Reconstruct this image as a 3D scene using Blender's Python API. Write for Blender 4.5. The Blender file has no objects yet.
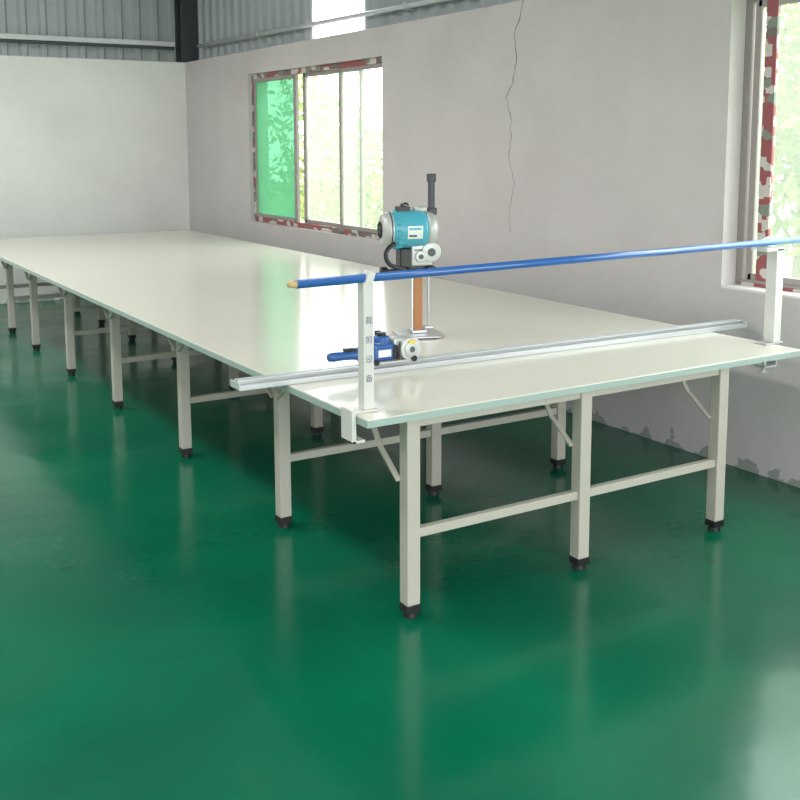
import bpy, bmesh, math, random
import numpy as np
from mathutils import Vector, Matrix
random.seed(4); rng=np.random.default_rng(7)
sc=bpy.context.scene
try:
    sc.view_settings.view_transform='Standard'; sc.view_settings.look='None'
except Exception: pass

# ---------------------------------------------------------------- materials
def srgb(r,g,b):
    f=lambda c:(c/255/12.92) if c/255<=0.04045 else ((c/255+0.055)/1.055)**2.4
    return (f(r),f(g),f(b),1)
def mat(name,col,rough=0.5,metal=0.0,spec=0.5,noise=0.0,nscale=8,coat=0):
    m=bpy.data.materials.new(name); m.use_nodes=True
    nt=m.node_tree; b=nt.nodes['Principled BSDF']
    b.inputs['Base Color'].default_value=col; b.inputs['Roughness'].default_value=rough
    b.inputs['Metallic'].default_value=metal; b.inputs['Specular IOR Level'].default_value=spec
    b.inputs['Coat Weight'].default_value=coat
    if noise>0:
        tc=nt.nodes.new('ShaderNodeTexCoord'); n=nt.nodes.new('ShaderNodeTexNoise')
        n.inputs['Scale'].default_value=nscale; n.inputs['Detail'].default_value=5
        nt.links.new(tc.outputs['Object'],n.inputs['Vector'])
        mx=nt.nodes.new('ShaderNodeMix'); mx.data_type='RGBA'
        mx.inputs[6].default_value=tuple(c*(1-noise) for c in col[:3])+(1,)
        mx.inputs[7].default_value=tuple(min(1,c*(1+noise)) for c in col[:3])+(1,)
        nt.links.new(n.outputs['Fac'],mx.inputs[0]); nt.links.new(mx.outputs[2],b.inputs['Base Color'])
    return m

M={}
M['steel_cream']=mat('cream_powder_coat',srgb(180,175,165),0.45,noise=0.04)
M['black']=mat('black_rubber',srgb(22,22,24),0.55)
M['top']=mat('laminate_top',srgb(220,217,205),0.17,spec=0.55,noise=0.02,nscale=1.5)
M['edge']=mat('edge_band',srgb(160,178,172),0.4)
M['white_paint']=mat('white_paint_metal',srgb(208,206,203),0.4)
M['blue_rod']=mat('blue_rod_coat',srgb(52,102,174),0.3,coat=0.3)
M['wood_tip']=mat('wood_tip',srgb(205,175,125),0.5)
M['alu']=mat('anodised_aluminium',srgb(206,208,211),0.35,metal=0.35)
M['steel']=mat('polished_steel',srgb(200,202,205),0.28,metal=0.7)
M['dark']=mat('dark_slot',srgb(80,82,86),0.5)
M['blue']=mat('blue_enamel',srgb(46,88,150),0.35)
M['teal']=mat('teal_enamel',srgb(78,164,184),0.35,noise=0.05)
M['blackp']=mat('black_plastic',srgb(24,25,28),0.4)
M['silver']=mat('cast_silver',srgb(190,192,190),0.4,metal=0.3)
M['brown']=mat('brown_guard',srgb(165,110,64),0.45,noise=0.12,nscale=30)
M['label']=mat('label_white',srgb(225,228,225),0.5)
M['yellow']=mat('label_yellow',srgb(225,200,60),0.5)
M['inkg']=mat('ink_grey',srgb(105,110,130),0.6)
M['siding']=mat('galvanised_siding',srgb(172,178,182),0.4,metal=0.0,noise=0.05)
M['girt']=mat('girt_paint',srgb(208,210,212),0.4,metal=0.0)
M['column']=mat('column_paint',srgb(62,66,72),0.5)
M['frame']=mat('window_alloy',srgb(156,148,145),0.4,metal=0.1)
M['crack']=mat('crack_dark',srgb(120,112,110),0.9)
M['roof']=mat('roof_sheet',srgb(170,176,180),0.5)
M['bark']=mat('bark',srgb(120,105,90),0.9)
M['grass']=mat('grass',srgb(110,140,80),0.9,noise=0.3,nscale=3)

def plaster(name,col):
    m=bpy.data.materials.new(name); m.use_nodes=True; nt=m.node_tree; b=nt.nodes['Principled BSDF']
    b.inputs['Roughness'].default_value=0.85; b.inputs['Specular IOR Level'].default_value=0.2
    N=nt.nodes.new; L=nt.links.new
    geo=N('ShaderNodeNewGeometry'); n=N('ShaderNodeTexNoise'); n.inputs['Scale'].default_value=1.1; n.inputs['Detail'].default_value=7; n.inputs['Roughness'].default_value=.6
    L(geo.outputs['Position'],n.inputs['Vector'])
    r=N('ShaderNodeValToRGB'); r.color_ramp.elements[0].position=.3; r.color_ramp.elements[1].position=.7
    r.color_ramp.elements[0].color=tuple(c*.91 for c in col[:3])+(1,); r.color_ramp.elements[1].color=tuple(min(1,c*1.04) for c in col[:3])+(1,)
    L(n.outputs['Fac'],r.inputs['Fac'])
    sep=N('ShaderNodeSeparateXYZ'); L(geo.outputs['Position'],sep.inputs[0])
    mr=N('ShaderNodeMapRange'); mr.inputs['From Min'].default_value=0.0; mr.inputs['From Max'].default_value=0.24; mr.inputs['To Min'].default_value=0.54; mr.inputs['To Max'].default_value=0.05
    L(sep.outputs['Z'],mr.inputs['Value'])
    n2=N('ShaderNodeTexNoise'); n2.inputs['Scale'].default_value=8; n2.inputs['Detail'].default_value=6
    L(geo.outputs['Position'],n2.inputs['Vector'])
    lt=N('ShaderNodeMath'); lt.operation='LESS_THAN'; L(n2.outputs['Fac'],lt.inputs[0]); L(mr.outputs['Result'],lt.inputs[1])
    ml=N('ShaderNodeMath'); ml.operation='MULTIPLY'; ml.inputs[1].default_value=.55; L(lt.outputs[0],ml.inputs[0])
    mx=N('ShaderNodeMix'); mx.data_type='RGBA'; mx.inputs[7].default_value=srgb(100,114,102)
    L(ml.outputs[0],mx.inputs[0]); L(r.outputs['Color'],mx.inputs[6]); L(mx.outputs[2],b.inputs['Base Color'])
    n3=N('ShaderNodeTexNoise'); n3.inputs['Scale'].default_value=18; n3.inputs['Detail'].default_value=6
    L(geo.outputs['Position'],n3.inputs['Vector'])
    bp=N('ShaderNodeBump'); bp.inputs['Strength'].default_value=.35; bp.inputs['Distance'].default_value=.012
    L(n3.outputs['Fac'],bp.inputs['Height']); L(bp.outputs['Normal'],b.inputs['Normal'])
    return m
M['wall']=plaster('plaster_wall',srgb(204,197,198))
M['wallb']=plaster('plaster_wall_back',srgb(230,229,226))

def floor_mat():
    m=bpy.data.materials.new('green_epoxy_floor'); m.use_nodes=True; nt=m.node_tree; b=nt.nodes['Principled BSDF']
    N=nt.nodes.new; L=nt.links.new
    geo=N('ShaderNodeNewGeometry'); n=N('ShaderNodeTexNoise'); n.inputs['Scale'].default_value=.8; n.inputs['Detail'].default_value=6; n.inputs['Roughness'].default_value=.52; n.inputs['Distortion'].default_value=.5
    L(geo.outputs['Position'],n.inputs['Vector'])
    r=N('ShaderNodeValToRGB'); r.color_ramp.elements[0].position=.28; r.color_ramp.elements[1].position=.72
    r.color_ramp.elements[0].color=srgb(0,80,60); r.color_ramp.elements[1].color=srgb(0,110,78)
    L(n.outputs['Fac'],r.inputs['Fac'])
    mp=N('ShaderNodeMapping'); mp.inputs['Scale'].default_value=(3,9,1); mp.inputs['Rotation'].default_value=(0,0,.5); L(geo.outputs['Position'],mp.inputs['Vector'])
    n2=N('ShaderNodeTexNoise'); n2.inputs['Scale'].default_value=2.2; n2.inputs['Detail'].default_value=9; n2.inputs['Roughness'].default_value=.75
    L(mp.outputs['Vector'],n2.inputs['Vector'])
    r2=N('ShaderNodeValToRGB'); r2.color_ramp.elements[0].position=.67; r2.color_ramp.elements[1].position=.77
    r2.color_ramp.elements[1].color=(.35,.35,.35,1)
    L(n2.outputs['Fac'],r2.inputs['Fac'])
    mx=N('ShaderNodeMix'); mx.data_type='RGBA'; mx.inputs[7].default_value=srgb(120,165,150)
    L(r2.outputs['Color'],mx.inputs[0]); L(r.outputs['Color'],mx.inputs[6]); L(mx.outputs[2],b.inputs['Base Color'])
    n4=N('ShaderNodeTexNoise'); n4.inputs['Scale'].default_value=1.6; n4.inputs['Detail'].default_value=4; L(geo.outputs['Position'],n4.inputs['Vector'])
    mr=N('ShaderNodeMapRange'); mr.inputs['From Min'].default_value=.35; mr.inputs['From Max'].default_value=.65; mr.inputs['To Min'].default_value=.13; mr.inputs['To Max'].default_value=.24; L(n4.outputs['Fac'],mr.inputs['Value'])
    L(mr.outputs['Result'],b.inputs['Roughness'])
    b.inputs['Specular IOR Level'].default_value=.45
    n3=N('ShaderNodeTexNoise'); n3.inputs['Scale'].default_value=3.0; n3.inputs['Detail'].default_value=3
    L(geo.outputs['Position'],n3.inputs['Vector'])
    bp=N('ShaderNodeBump'); bp.inputs['Strength'].default_value=.17; bp.inputs['Distance'].default_value=.02
    L(n3.outputs['Fac'],bp.inputs['Height']); L(bp.outputs['Normal'],b.inputs['Normal'])
    return m
M['floor']=floor_mat()

def tape(name,red=.45,sc_=26):
    m=bpy.data.materials.new(name); m.use_nodes=True; nt=m.node_tree; b=nt.nodes['Principled BSDF']
    N=nt.nodes.new; L=nt.links.new
    geo=N('ShaderNodeNewGeometry'); n=N('ShaderNodeTexVoronoi'); n.inputs['Scale'].default_value=sc_; n.distance='CHEBYCHEV'
    mp=N('ShaderNodeMapping'); mp.inputs['Scale'].default_value=(1,.45,.6); L(geo.outputs['Position'],mp.inputs['Vector']); L(mp.outputs['Vector'],n.inputs['Vector'])
    sep=N('ShaderNodeSeparateColor'); L(n.outputs['Color'],sep.inputs[0])
    r=N('ShaderNodeValToRGB'); r.color_ramp.interpolation='CONSTANT'
    e=r.color_ramp.elements; e[0].color=srgb(150,78,82); e[0].position=0
    e[1].position=red; e[1].color=srgb(200,192,188)
    x=e.new(min(.95,red+.30)); x.color=srgb(128,134,124); x=e.new(min(.97,red+.42)); x.color=srgb(112,102,98)
    L(sep.outputs[0],r.inputs['Fac']); L(r.outputs['Color'],b.inputs['Base Color']); b.inputs['Roughness'].default_value=.5
    return m
M['tape']=tape('frame_protective_tape',.38,26)
M['tapel']=tape('frame_faded_tape',.10,30)
M['taper']=tape('frame_red_tape',.55,36)

def glass(name,col,haze,hcol,gl=.05):
    m=bpy.data.materials.new(name); m.use_nodes=True; nt=m.node_tree
    for n in list(nt.nodes): nt.nodes.remove(n)
    o=nt.nodes.new('ShaderNodeOutputMaterial'); t=nt.nodes.new('ShaderNodeBsdfTransparent'); t.inputs[0].default_value=col
    d=nt.nodes.new('ShaderNodeBsdfTranslucent'); d.inputs[0].default_value=hcol
    m0=nt.nodes.new('ShaderNodeMixShader'); m0.inputs[0].default_value=haze
    nt.links.new(t.outputs[0],m0.inputs[1]); nt.links.new(d.outputs[0],m0.inputs[2])
    g=nt.nodes.new('ShaderNodeBsdfGlossy'); g.inputs['Roughness'].default_value=.02
    mx=nt.nodes.new('ShaderNodeMixShader'); mx.inputs[0].default_value=gl
    nt.links.new(m0.outputs[0],mx.inputs[1]); nt.links.new(g.outputs[0],mx.inputs[2]); nt.links.new(mx.outputs[0],o.inputs[0])
    return m
M['glass']=glass('window_glass',(.95,.98,.95,1),.12,(.8,.85,.78,1))
M['glassg']=glass('green_tinted_glass',(.34,.52,.42,1),.50,(.20,.42,.28,1))
def leafmat(name,c1,c2):
    m=bpy.data.materials.new(name); m.use_nodes=True; nt=m.node_tree
    for n in list(nt.nodes): nt.nodes.remove(n)
    N=nt.nodes.new; L=nt.links.new
    o=N('ShaderNodeOutputMaterial'); d=N('ShaderNodeBsdfDiffuse'); t=N('ShaderNodeBsdfTranslucent'); mx=N('ShaderNodeMixShader'); mx.inputs[0].default_value=.45
    geo=N('ShaderNodeNewGeometry'); cm=N('ShaderNodeMix'); cm.data_type='RGBA'; cm.inputs[6].default_value=c1; cm.inputs[7].default_value=c2
    L(geo.outputs['Random Per Island'],cm.inputs[0]); L(cm.outputs[2],d.inputs[0]); L(cm.outputs[2],t.inputs[0])
    L(d.outputs[0],mx.inputs[1]); L(t.outputs[0],mx.inputs[2]); L(mx.outputs[0],o.inputs[0])
    return m
M['leaf']=leafmat('leaves',srgb(92,112,76),srgb(162,172,112))

# ---------------------------------------------------------------- geometry helpers
def box(bm,lo,hi,mtx=None):
    lo=Vector(lo);hi=Vector(hi)
    m=Matrix.Translation((lo+hi)/2)@Matrix.Diagonal((hi-lo).to_4d())
    m[3][3]=1
    if mtx is not None: m=mtx@m
    bmesh.ops.create_cube(bm,size=1,matrix=m)
def beam(bm,a,b,w,h):
    a=Vector(a);b=Vector(b);d=(b-a)
    q=d.to_track_quat('X','Z').to_matrix().to_4x4()
    bmesh.ops.create_cube(bm,size=1,matrix=Matrix.Translation((a+b)/2)@q@Matrix.Diagonal((d.length,w,h,1)))
def cyl(bm,a,b,r,r2=None,seg=32):
    a=Vector(a);b=Vector(b);d=(b-a)
    q=d.to_track_quat('Z','Y').to_matrix().to_4x4()
    bmesh.ops.create_cone(bm,cap_ends=True,cap_tris=False,segments=seg,radius1=r,radius2=r if r2 is None else r2,depth=d.length,matrix=Matrix.Translation((a+b)/2)@q)
def lathe_x(bm,prof,zc,seg=48,yc=0):
    rings=[]
    for x,r in prof:
        rings.append([bm.verts.new((x,yc+r*math.cos(2*math.pi*k/seg),zc+r*math.sin(2*math.pi*k/seg))) for k in range(seg)])
    for a,b in zip(rings[:-1],rings[1:]):
        for k in range(seg): bm.faces.new((a[k],a[(k+1)%seg],b[(k+1)%seg],b[k]))
    bm.faces.new(rings[0]); bm.faces.new(rings[-1])
def make(name,bm,material,parent=None,bevel=0,smooth=False,seg=2):
    me=bpy.data.meshes.new(name); bmesh.ops.recalc_face_normals(bm,faces=bm.faces); bm.to_mesh(me); bm.free()
    ob=bpy.data.objects.new(name,me); sc.collection.objects.link(ob)
    me.materials.append(material)
    if smooth:
        for p in me.polygons: p.use_smooth=True
        me.update()
        try:
            with bpy.context.temp_override(object=ob,active_object=ob,selected_objects=[ob],selected_editable_objects=[ob]):
                bpy.ops.object.shade_auto_smooth(angle=math.radians(35))
        except Exception:
            pass
    if bevel>0:
        md=ob.modifiers.new('bevel','BEVEL'); md.width=bevel; md.segments=seg; md.limit_method='ANGLE'; md.angle_limit=math.radians(40)
    if parent: ob.parent=parent
    return ob
def group(name,loc=(0,0,0),rz=0):
    e=bpy.data.objects.new(name,None); e.location=loc; e.rotation_euler=(0,0,rz); e.empty_display_size=.1
    sc.collection.objects.link(e); return e
def tube(name,pts,r,material,parent=None):
    cu=bpy.data.curves.new(name,'CURVE'); cu.dimensions='3D'; cu.bevel_depth=r; cu.bevel_resolution=3
    sp=cu.splines.new('NURBS'); sp.points.add(len(pts)-1)
    for p,q in zip(sp.points,pts): p.co=(*q,1)
    sp.use_endpoint_u=True; sp.order_u=3
    ob=bpy.data.objects.new(name,cu); sc.collection.objects.link(ob); cu.materials.append(material)
    if parent: ob.parent=parent
    return ob
def B(): return bmesh.new()

# ---------------------------------------------------------------- dimensions
H=0.78; W=2.314; TL=7.93; XW=2.632; YB=8.75; HW=2.652
XL=-6.2; YF=-6.0; ZC=4.3; TH=0.22

# ---------------------------------------------------------------- room shell
bm=B(); box(bm,(XL-.2,YF-.2,-.12),(XW+TH,YB+TH,0)); make('floor',bm,M['floor'])
w1=(4.30,6.97,0.925,2.42); w2=(-1.95,0.765,0.955,2.50)
def wall_with_holes(name,x0,x1,y0,y1,z0,z1,holes,material):
    bm=B(); ys=sorted({y0,y1,*[h[0] for h in holes],*[h[1] for h in holes]})
    for a,b in zip(ys[:-1],ys[1:]):
        hs=[h for h in holes if h[0]<=a and h[1]>=b]
        if hs:
            h=hs[0]; box(bm,(x0,a,z0),(x1,b,h[2])); box(bm,(x0,a,h[3]),(x1,b,z1))
        else: box(bm,(x0,a,z0),(x1,b,z1))
    return make(name,bm,material)
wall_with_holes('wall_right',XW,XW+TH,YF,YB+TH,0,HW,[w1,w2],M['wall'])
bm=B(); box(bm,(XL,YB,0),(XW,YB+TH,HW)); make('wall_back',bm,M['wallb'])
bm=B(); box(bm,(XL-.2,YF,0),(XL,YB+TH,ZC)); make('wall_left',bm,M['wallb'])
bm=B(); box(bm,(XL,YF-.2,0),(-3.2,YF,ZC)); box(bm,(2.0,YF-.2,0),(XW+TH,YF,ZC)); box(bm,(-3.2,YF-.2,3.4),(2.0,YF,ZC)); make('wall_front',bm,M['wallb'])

def siding(name,axis,const,a,b,z0,z1,pitch=.21,depth=.035,sgn=1):
    vs=[];fs=[];pts=[]
    t=a
    while t<b:
        for f,dd in ((0,0),(.45,0),(.58,1),(.82,1),(.95,0)):
            s=t+f*pitch
            if s<=b: pts.append((s,dd*depth))
        t+=pitch
    pts.append((b,0))
    for s,dd in pts:
        for z in (z0,z1):
            vs.append((const+sgn*dd,s,z) if axis=='y' else (s,const+sgn*dd,z))
    for i in range(len(pts)-1): fs.append((2*i,2*i+2,2*i+3,2*i+1))
    me=bpy.data.meshes.new(name); me.from_pydata(vs,[],fs); me.materials.append(M['siding'])
    ob=bpy.data.objects.new(name,me); sc.collection.objects.link(ob); return ob
g=group('wall_back_siding')
o=siding('siding_sheet','x',YB+TH-.02,XL,XW+TH,HW-.0,ZC,sgn=-1); o.parent=g
g=group('wall_right_siding')
for i,(a,b) in enumerate([(YF,4.86),(5.86,YB+TH)]):
    o=siding('siding_sheet_%d'%(i+1),'y',XW+TH-.02,a,b,HW,ZC,sgn=-1); o.parent=g
bm=B(); 
box(bm,(XW+.168,4.83,HW),(XW+.195,4.88,ZC)); box(bm,(XW+.168,5.84,HW),(XW+.195,5.89,ZC))
make('opening_frame',bm,M['girt'],g,.004)
g=group('steel_girt')
bm=B(); box(bm,(XL,YB+.03,2.83),(XW-.10,YB+.10,2.885)); make('girt_bar',bm,M['girt'],g,.006)
bm=B(); box(bm,(XL,YB+.06,2.80),(XW-.10,YB+.12,2.83)); make('girt_lip',bm,M['column'],g,.004)
g=group('conduit_pipe')
bm=B(); cyl(bm,(XW+.11,8.6,2.83),(XW+.11,-2,2.745),.022,seg=16); make('pipe',bm,M['girt'],g,smooth=True)
bm=B()
for y in np.arange(-1.5,8.5,2.8):
    zz=2.745+(y+2)/10.6*.085; box(bm,(XW+.085,y-.012,zz-.028),(XW+.164,y+.012,zz-.02)); box(bm,(XW+.082,y-.012,zz-.028),(XW+.089,y+.012,zz+.028))
make('clips',bm,M['girt'],g,.002)
g=group('steel_column')
bm=B()
cx,cy=XW+.095,YB+.0
box(bm,(cx-.14,cy-.02,HW),(cx+.06,cy-.005,ZC)); box(bm,(cx-.14,cy+.14,HW),(cx+.06,cy+.155,ZC)); box(bm,(cx-.05,cy-.01,HW),(cx-.03,cy+.15,ZC))
make('h_section',bm,M['column'],g,.003)
bm=B(); box(bm,(cx-.15,cy-.03,HW+.001),(cx+.065,cy+.16,HW+.02)); make('base_plate',bm,M['column'],g,.003)
bm=B(); box(bm,(XL-.2,YF-.2,ZC),(XW+TH,YB+TH,ZC+.06)); make('ceiling',bm,M['roof'])
g=group('roof_beam')
bm=B()
for y in (-3.2,.4,4.0,7.6):
    box(bm,(XL,y-.08,ZC-.30),(XW+.15,y+.08,ZC-.285)); box(bm,(XL,y-.006,ZC-.29),(XW+.15,y+.006,ZC)); 
make('i_beams',bm,M['column'],g)

# ---------------------------------------------------------------- windows
def window(name,o,depth,stiles,panes,fw=.055,ft='tape',fs='tapel'):
    y0,y1,z0,z1=o; x0=XW+depth; x1=x0+.07
    g=group(name)
    bm=B()
    box(bm,(x0,y0,z0),(x1,y0+fw,z1)); box(bm,(x0,y1-fw,z0),(x1,y1,z1)); 
    make('frame_jambs',bm,M[fs],g,.003)
    bm=B(); box(bm,(x0,y0+fw,z0),(x1,y1-fw,z0+fw)); box(bm,(x0,y0+fw,z1-fw),(x1,y1-fw,z1))
    make('frame_head_and_sill',bm,M[ft],g,.003)
    bm=B()
    for (c,w,off) in stiles: box(bm,(x0+off,c-w/2,z0+fw),(x0+off+.03,c+w/2,z1-fw))
    for (a,b,off,_) in panes:
        box(bm,(x0+off,a,z0+fw),(x0+off+.028,b,z0+fw+.035)); box(bm,(x0+off,a,z1-fw-.035),(x0+off+.028,b,z1-fw))
    make('sash_frames',bm,M['frame'],g,.003)
    for i,(a,b,off,mm) in enumerate(panes):
        bm=B(); box(bm,(x0+off+.012,a,z0+fw),(x0+off+.014,b,z1-fw)); make('glass_%d'%(i+1),bm,M[mm],g)
    return g
window('window_1',w1,.04,[(6.91,.04,.005),(5.99,.06,.005),(5.86,.06,.04),(5.10,.04,.005),(4.80,.04,.04),(4.36,.035,.005)],
       [(6.00,6.90,.005,'glassg'),(4.80,5.87,.04,'glass'),(4.35,5.10,.005,'glass')],fw=.05)
window('window_2',w2,.11,[(.685,.04,.005),(-.60,.06,.005),(-.66,.06,.04),(-1.86,.05,.04)],
       [(-.60,.69,.005,'glass'),(-1.86,-.63,.04,'glass')],fw=.045,ft='frame',fs='frame')
g2=bpy.data.objects['window_2']
bm=B(); box(bm,(XW+.112,.565,1.0),(XW+.14,.635,2.455)); make('taped_stile',bm,M['taper'],g2,.003)
bm=B(); box(bm,(XW+.104,-1.9,2.46),(XW+.1095,.745,2.495)); box(bm,(XW+.104,-1.9,.967),(XW+.1095,.745,.985)); make('frame_tape',bm,M['taper'],g2)
bm=B(); box(bm,(XW+.0,w2[0],w2[2]),(XW+.11,w2[1],w2[2]+.012)); make('trim_1',bm,M['wallb'])

pts=[]
ctrl=[(2.50,2.652),(2.58,2.42),(2.56,2.2),(2.66,2.02),(2.60,1.85),(2.62,1.6),(2.57,1.45),(2.62,1.24),(2.60,1.1)]
for (ya,za),(yb,zb) in zip(ctrl[:-1],ctrl[1:]):
    for k in range(8):
        t=k/8; pts.append((XW-.0003,ya+(yb-ya)*t+random.uniform(-.014,.014),za+(zb-za)*t))
cu=bpy.data.curves.new('wall_crack','CURVE'); cu.dimensions='3D'; cu.bevel_depth=.0026; cu.bevel_resolution=0
sp=cu.splines.new('POLY'); sp.points.add(len(pts)-1)
for i,(p,q) in enumerate(zip(sp.points,pts)): p.co=(*q,1); p.radius=random.uniform(.5,1.5)*(1.2-.7*i/len(pts))
ob=bpy.data.objects.new('wall_crack',cu); sc.collection.objects.link(ob); cu.materials.append(M['crack'])

# ---------------------------------------------------------------- table
T=group('cutting_table')
bm=B(); box(bm,(0,0,H-.026),(W,TL,H)); make('table_top',bm,M['top'],T,.003)
bm=B()
box(bm,(-.003,-.003,H-.028),(W+.003,.0,H-.003)); box(bm,(-.003,0,H-.028),(0,TL,H-.003)); box(bm,(W,0,H-.028),(W+.003,TL,H-.003)); box(bm,(0,TL,H-.028),(W,TL+.003,H-.003))
make('edge_band',bm,M['edge'],T)
rows=[.045,1.12,2.38,3.64,4.81,5.94,6.88,7.75]
cols=[.20,1.02,1.82]; lw=.028
bm=B(); feet=B(); st=B()
for ri,y in enumerate(rows):
    for ci,x in enumerate(cols):
        box(bm,(x-lw,y-lw,.05),(x+lw,y+lw,H-.026))
        box(feet,(x-lw-.002,y-lw-.002,.022),(x+lw+.002,y+lw+.002,.05))
        cyl(feet,(x,y,0),(x,y,.03),.028,.022,seg=20)
    box(st,(cols[0]+lw,y-.015,.30),(cols[1]-lw,y+.015,.335)); box(st,(cols[1]+lw,y-.015,.30),(cols[2]-lw,y+.015,.335))
    box(st,(cols[0]+lw,y-.018,H-.062),(cols[2]-lw,y+.018,H-.027))
    for x in cols:
        dirs=[1] if ri==0 else ([-1] if ri==len(rows)-1 else [1,-1])
        for s in dirs:
            ll=.25 if ri==0 else .16
            p0=Vector((x-.034,y+s*.02,H-.026-ll*.95)); p2=Vector((x-.034,y+s*ll,H-.035)); p1=(p0+p2)/2+Vector((0,s*.018,-.018))
            beam(st,p0,p1,.022,.010); beam(st,p1,p2,.022,.010)
for x in cols:
    box(st,(x-.015,rows[0]+.03,H-.056),(x+.015,rows[-1]-.03,H-.0265))
make('legs',bm,M['steel_cream'],T,.004); make('feet',feet,M['black'],T,.002); make('stretchers_and_braces',st,M['steel_cream'],T,.002)

# ---------------------------------------------------------------- clamp bar (posts + blue rod)
S=group('fabric_clamp_bar')
yp=.12; yr=.185
bm=B()
box(bm,(.042,yp-.022,H+.008),(.084,yp+.022,1.245))
bmesh.ops.create_cube(bm,size=1,matrix=Matrix.Translation((.072,yp,1.258))@Matrix.Rotation(.35,4,'Y')@Matrix.Diagonal((.03,.044,.05,1)))
make('post_near',bm,M['white_paint'],S,.003)
bm=B(); box(bm,(-.024,yp-.05,H-.10),(-.006,yp+.03,H+.02)); box(bm,(-.024,yp-.03,H+.0005),(.10,yp+.03,H+.008)); box(bm,(-.024,yp-.05,H-.10),(.03,yp+.03,H-.09))
make('edge_clamp_near',bm,M['white_paint'],S,.002)
bm=B()
box(bm,(2.306,yr-.03,H+.008),(2.356,yr+.03,1.235))
box(bm,(2.235,yr-.03,1.222),(2.365,yr+.03,1.240))
bmesh.ops.create_cube(bm,size=1,matrix=Matrix.Translation((2.265,yr+.035,1.256))@Matrix.Rotation(-.3,4,'Y')@Matrix.Diagonal((.13,.012,.03,1)))
make('post_far',bm,M['white_paint'],S,.003)
bm=B(); box(bm,(2.25,yr-.035,H+.0005),(2.37,yr+.035,H+.008)); box(bm,(2.325,yr-.035,H-.11),(2.335,yr+.035,H+.004)); box(bm,(2.25,yr-.035,H-.11),(2.335,yr+.035,H-.10))
cyl(bm,(2.285,yr,H-.14),(2.285,yr,H-.028),.009,seg=12); cyl(bm,(2.255,yr,H-.135),(2.315,yr,H-.135),.006,seg=10)
make('edge_clamp_far',bm,M['silver'],S,.002)
dy=(yr-yp)/(2.33-.063)
def ry(x): return yp+(x-.063)*dy
bm=B(); cyl(bm,(-.212,ry(-.212),1.258),(2.56,ry(2.56),1.264),.0155); make('blue_rod',bm,M['blue_rod'],S,smooth=True)
bm=B(); cyl(bm,(-.242,ry(-.242),1.258),(-.212,ry(-.212),1.258),.009,.0145); make('rod_tip',bm,M['wood_tip'],S,smooth=True)
for i,ch in enumerate('裁剪设备'):
    try:
        cu=bpy.data.curves.new('lettering','FONT'); cu.body=ch; cu.size=.03; cu.align_x='CENTER'; cu.extrude=.0003
        ob=bpy.data.objects.new('lettering_%d'%(i+1),cu); sc.collection.objects.link(ob); cu.materials.append(M['inkg'])
        ob.location=(.063,yp-.0226,1.10-i*.07); ob.rotation_euler=(math.pi/2,0,0); ob.parent=S
    except Exception: pass

# ---------------------------------------------------------------- aluminium track
ang=math.atan2(.575-.68,2.75)
R=group('cutter_guide_rail',(-.20,.68,H),ang)
LR=2.76
bm=B()
box(bm,(0,-.05,0.001),(LR,.05,.006)); box(bm,(0,-.05,.006),(LR,-.042,.022)); box(bm,(0,.042,.006),(LR,.05,.022))
box(bm,(0,-.014,.006),(LR,-.008,.034)); box(bm,(0,.008,.006),(LR,.014,.034)); box(bm,(0,-.022,.030),(LR,-.006,.036)); box(bm,(0,.006,.030),(LR,.022,.036))
make('track',bm,M['alu'],R,.0012)
bm=B(); box(bm,(.001,-.036,.0062),(LR-.001,-.026,.009)); box(bm,(.001,-.0055,.0062),(LR-.001,.0055,.026)); make('track_slot',bm,M['dark'],R)
bm=B(); box(bm,(-.006,-.051,.001),(.0,.051,.030)); box(bm,(LR,-.051,.001),(LR+.006,.051,.030)); make('end_caps',bm,M['alu'],R,.002)

# ---------------------------------------------------------------- end cutter trolley
E=group('end_cutter_trolley',(.46,.655,H+.0365),ang)
bm=B(); box(bm,(-.09,-.055,.0005),(.13,.055,.012)); 
make('carriage',bm,M['silver'],E,.004)
bm=B()
for sx in (-.07,.11):
    for sy in (-.06,.06): cyl(bm,(sx,sy-.005,.0145),(sx,sy+.005,.0145),.013,seg=20)
make('rollers',bm,M['blackp'],E,.001)
bm=B(); box(bm,(-.07,-.04,.012),(.035,.04,.085)); cyl(bm,(-.015,0,.05),(-.015,0,.115),.036)
make('gear_housing',bm,M['blue'],E,.014,seg=3)
bm=B(); lathe_x(bm,[(-.265,.010),(-.26,.017),(-.235,.020),(-.20,.018),(-.15,.020),(-.125,.025),(-.11,.029),(-.07,.033),(-.06,.030)],.045,32)
make('handle',bm,M['blue'],E,0,smooth=True)
bm=B(); box(bm,(-.19,-.014,.062),(-.14,.014,.075)); cyl(bm,(-.015,0,.115),(-.015,0,.128),.02); cyl(bm,(-.128,0,.045),(-.118,0,.045),.029); box(bm,(.02,-.045,.02),(.04,.042,.075)); make('switch_and_collar',bm,M['blackp'],E,.003)
bm=B(); cyl(bm,(.10,-.055,.054),(.10,.035,.054),.050); cyl(bm,(.10,-.062,.054),(.10,-.055,.054),.034); box(bm,(.03,-.03,.06),(.10,.03,.10))
make('blade_guard',bm,M['silver'],E,.004,smooth=True)
bm=B(); cyl(bm,(.10,-.066,.054),(.10,-.062,.054),.012); box(bm,(.045,-.052,.003),(.053,-.044,.09)); make('blade_hub',bm,M['dark'],E,.001)
bm=B(); box(bm,(-.05,-.0415,.03),(.01,-.0405,.06)); box(bm,(-.05,-.03,.0855),(-.02,.01,.0862)); make('label',bm,M['label'],E)
bm=B(); box(bm,(.085,-.0635,.08),(.115,-.0555,.092)); make('warning_label',bm,M['yellow'],E)
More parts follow.
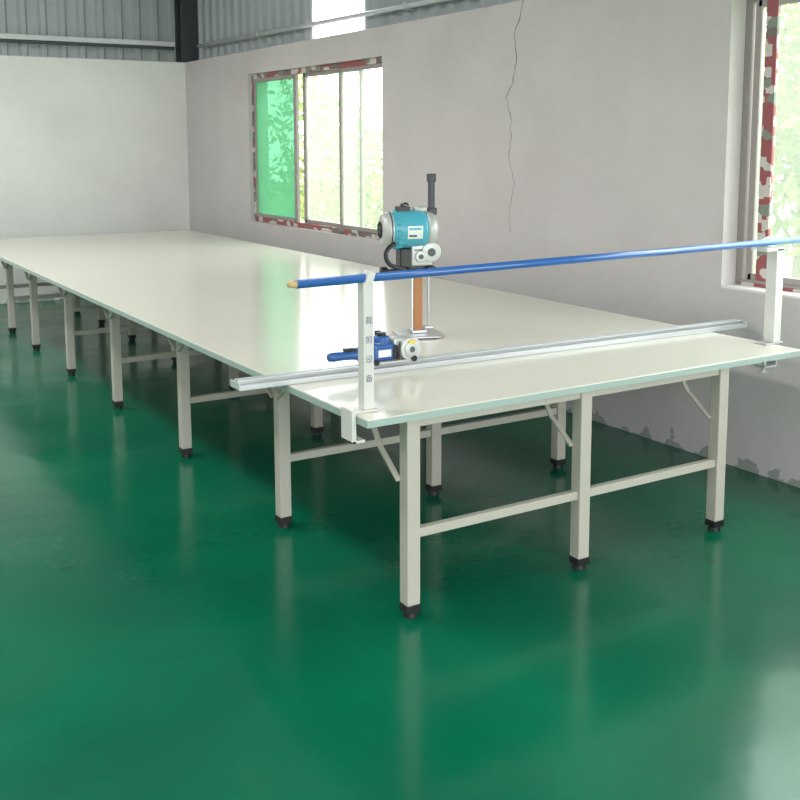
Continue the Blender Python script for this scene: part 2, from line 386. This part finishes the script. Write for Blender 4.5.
bm=B(); cyl(bm,(.0,.06,.02),(.0,.06,.10),.008,seg=16); cyl(bm,(.0,.06,.10),(.0,.06,.125),.014,seg=16); make('knob',bm,M['blackp'],E,.002)

# ---------------------------------------------------------------- straight knife cutting machine
K=group('cloth_cutting_machine',(1.01,1.25,H),-.30)
bm=B()
vs=[(-.11,-.09),(-.07,-.115),(.08,-.115),(.115,-.08),(.115,.09),(.08,.13),(-.07,.13),(-.11,.09)]
f=bm.faces.new([bm.verts.new((x,y,.006)) for x,y in vs]); ex=bmesh.ops.extrude_face_region(bm,geom=[f]); bmesh.ops.translate(bm,vec=(0,0,.008),verts=[v for v in ex['geom'] if isinstance(v,bmesh.types.BMVert)])
for sx in (-.08,.08):
    for sy in (-.08,.09): cyl(bm,(sx,sy,.0),(sx,sy,.008),.014,seg=16)
make('base_plate',bm,M['steel'],K,.002)
bm=B(); box(bm,(-.035,-.02,.014),(.04,.05,.032)); box(bm,(.0,.0,.03),(.022,.04,.30)); make('standard',bm,M['steel'],K,.004)
bm=B(); box(bm,(-.026,-.024,.03),(.018,-.004,.32)); make('knife_guard',bm,M['brown'],K,.003)
bm=B(); box(bm,(-.036,-.018,.035),(-.028,-.012,.32)); cyl(bm,(.052,-.01,.05),(.052,-.01,.36),.0065,seg=12); box(bm,(.03,-.03,.04),(.07,.01,.05)); make('blade_and_presser_bar',bm,M['steel'],K,.001)
bm=B(); box(bm,(-.17,-.03,.305),(.10,.035,.34)); cyl(bm,(-.19,0,.322),(-.155,0,.322),.028); cyl(bm,(.06,-.04,.325),(.06,.045,.325),.028)
box(bm,(-.06,-.045,.335),(.02,.045,.36)); cyl(bm,(-.10,-.045,.33),(-.10,.045,.33),.018); box(bm,(-.10,-.045,.345),(-.04,.05,.44))
make('sharpener_housing',bm,M['blackp'],K,.007,seg=3)
bm=B(); box(bm,(-.045,-.05,.355),(.06,.055,.46)); cyl(bm,(.055,-.055,.42),(.055,.055,.42),.05); cyl(bm,(.0,-.062,.40),(.0,-.05,.40),.03)
lathe_x(bm,[(-.19,.03),(-.185,.07),(-.165,.085),(-.13,.088)],.53)
make('crank_case',bm,M['silver'],K,.008,seg=3,smooth=True)
bm=B(); cyl(bm,(.055,-.06,.42),(.055,-.055,.42),.02); cyl(bm,(0,-.066,.40),(0,-.062,.40),.012); box(bm,(-.03,-.054,.43),(.02,-.050,.436)); make('crank_case_screws',bm,M['dark'],K,.001)
bm=B(); lathe_x(bm,[(-.148,.06),(-.147,.084),(-.13,.090),(-.08,.094),(-.02,.094),(.015,.091),(.035,.086),(.036,.06)],.53)
for a in range(0,360,20):
    c,s=math.cos(math.radians(a)),math.sin(math.radians(a)); beam(bm,(-.125,.092*c,.53+.092*s),(-.09,.094*c,.53+.094*s),.006,.008)
make('motor_body',bm,M['teal'],K,0,smooth=True)
bm=B(); lathe_x(bm,[(.034,.05),(.035,.086),(.05,.088),(.07,.082),(.088,.065),(.098,.04),(.102,.02)],.53)
box(bm,(-.02,-.025,.615),(.04,.025,.64))
make('motor_end_cover',bm,M['silver'],K,0,smooth=True)
bm=B(); cyl(bm,(-.194,0,.53),(-.188,0,.53),.042,seg=32)
for a in range(0,360,45):
    c,s=math.cos(math.radians(a)),math.sin(math.radians(a)); cyl(bm,(-.198,.030*c,.53+.030*s),(-.19,.030*c,.53+.030*s),.007,seg=10)
box(bm,(-.11,-.025,.61),(-.045,.025,.643)); box(bm,(-.085,-.015,.64),(-.065,.015,.657)); cyl(bm,(-.15,0,.53),(-.145,0,.53),.090,seg=48)
make('vents_and_switch',bm,M['blackp'],K,.002)
def patch(name,x0,x1,a0,a1,r,material):
    bm=B(); n=8; rr=[]
    for k in range(n+1):
        a=math.radians(a0+(a1-a0)*k/n); rr.append([bm.verts.new((x,-r*math.cos(a),.53+r*math.sin(a))) for x in (x0,x1)])
    for p,q in zip(rr[:-1],rr[1:]): bm.faces.new((p[0],p[1],q[1],q[0]))
    make(name,bm,material,K)
patch('rating_plate',-.075,.0,-24,14,.0955,M['label']); patch('rating_text',-.068,-.008,2,9,.0962,M['teal']); patch('rating_text_small',-.068,-.03,-18,-12,.0962,M['dark'])
bm=B(); box(bm,(.055,-.018,.44),(.083,.018,.79)); box(bm,(.05,-.022,.76),(.088,.022,.80)); box(bm,(.047,-.026,.60),(.091,.026,.635)); make('rack_post',bm,M['column'],K,.004)
tube('carry_handle',[(-.14,-.09,.47),(-.19,-.12,.45),(-.195,-.13,.40),(-.16,-.11,.36),(-.08,-.06,.34)],.011,M['blackp'],K)
tube('power_cord',[(-.05,0,.65),(-.05,.05,.665),(-.07,.1,.62),(-.06,.14,.5),(0,.12,.3),(.03,.1,.15),(.04,.15,.02),(.1,.3,.0055),(.12,.5,.0055)],.005,M['blackp'],K)

# ---------------------------------------------------------------- outdoors
bm=B(); box(bm,(XW+TH+.02,-25,-.35),(40,45,-.25)); box(bm,(-30,-40,-.35),(XW+TH+.02,YF-.25,-.25)); make('ground_outside',bm,M['grass'])
def tree(name,loc,n,spread,zc,sz=.06):
    g=group(name,loc)
    bm=B(); cyl(bm,(0,0,-.25),(.1,.05,zc),.07,.03,seg=10)
    for k in range(7):
        a=random.uniform(0,6.28); cyl(bm,(.05,.03,zc*.4+k*.2),(math.cos(a)*spread*.6,math.sin(a)*spread*.8,zc+random.uniform(-.3,.9)),.02,.008,seg=8)
    make('trunk',bm,M['bark'],g)
    nc=22; cen=rng.normal(0,1,(nc,3))*np.array([spread*.4,spread*.6,spread*.5])+np.array([0,0,zc])
    idx=rng.integers(0,nc,n); P=cen[idx]+rng.normal(0,.24,(n,3))
    P[:,2]=np.maximum(P[:,2],-.15); P[:,0]=np.maximum(P[:,0],XW+TH+.25-loc[0])
    A=rng.normal(0,1,(n,3)); A/=np.linalg.norm(A,axis=1)[:,None]; Bv=np.cross(A,rng.normal(0,1,(n,3))); Bv/=np.linalg.norm(Bv,axis=1)[:,None]
    s=rng.uniform(.6,1.4,n)[:,None]*sz
    V=np.stack([P-A*s*1.6,P+Bv*s*.55,P+A*s*1.6,P-Bv*s*.55],1).reshape(-1,3)
    F=[(4*i,4*i+1,4*i+2,4*i+3) for i in range(n)]
    me=bpy.data.meshes.new('foliage'); me.from_pydata(V.tolist(),[],F); me.materials.append(M['leaf'])
    ob=bpy.data.objects.new('foliage',me); sc.collection.objects.link(ob); ob.parent=g
tree('tree',(5.6,9.0,0),1500,1.5,.9,.055)
tree('tree',(6.9,12.6,0),2000,1.5,1.2,.06)
tree('tree',(5.4,2.4,0),3800,1.5,1.6,.055)
tree('tree',(7.9,5.5,0),2400,1.7,1.8,.07)

# ---------------------------------------------------------------- light
wd=bpy.data.worlds.new('overcast_sky'); sc.world=wd; wd.use_nodes=True
bg=wd.node_tree.nodes['Background']; bg.inputs[0].default_value=(.96,.985,1.0,1); bg.inputs[1].default_value=8.0
def area(name,loc,rot,sx,sy,power,col=(1,1,1),portal=False):
    l=bpy.data.lights.new(name,'AREA'); l.shape='RECTANGLE'; l.size=sx; l.size_y=sy; l.energy=power; l.color=col
    o=bpy.data.objects.new(name,l); o.location=loc; o.rotation_euler=rot; sc.collection.objects.link(o)
    if portal: l.cycles.is_portal=True
    return o
area('portal_window_1',(XW+TH+.02,(w1[0]+w1[1])/2,(w1[2]+w1[3])/2),(0,math.pi/2,0),1.5,2.65,1,portal=True)
area('portal_window_2',(XW+TH+.02,(w2[0]+w2[1])/2,(w2[2]+w2[3])/2),(0,math.pi/2,0),1.5,2.67,1,portal=True)
area('portal_door',(-.6,YF-.22,1.7),(math.pi/2,0,0),5.2,3.4,1,portal=True)
for i,(x,y,p) in enumerate([(-1.6,-2,62),(-1.6,2.2,76),(-1.6,5.8,108),(-4.6,0,62),(-4.6,5,98)]):  # fill lights added out of view under the ceiling to brighten the interior
    area('ceiling_fill',(x,y,ZC-.32),(0,0,0),.5,2.4,p,(1,.985,.96))

# ---------------------------------------------------------------- camera
cx,cy,cz,yaw,pi_,ro,f,ppy=-1.7566,-3.0476,1.7336,.5548,-.1333,-.0025,1044.9,282.1
fw=Vector((math.sin(yaw)*math.cos(pi_),math.cos(yaw)*math.cos(pi_),math.sin(pi_))); r=Vector((math.cos(yaw),-math.sin(yaw),0)); u=r.cross(fw)
r2=r*math.cos(ro)+u*math.sin(ro); u2=-r*math.sin(ro)+u*math.cos(ro)
cam=bpy.data.cameras.new('camera'); co=bpy.data.objects.new('camera',cam); sc.collection.objects.link(co)
mw=Matrix.Identity(4)
for i in range(3): mw[i][0]=r2[i]; mw[i][1]=u2[i]; mw[i][2]=-fw[i]
mw[0][3],mw[1][3],mw[2][3]=cx,cy,cz
co.matrix_world=mw; cam.sensor_width=36; cam.lens=36*f/800; cam.shift_y=(ppy-400)/800; cam.clip_end=200
sc.camera=co
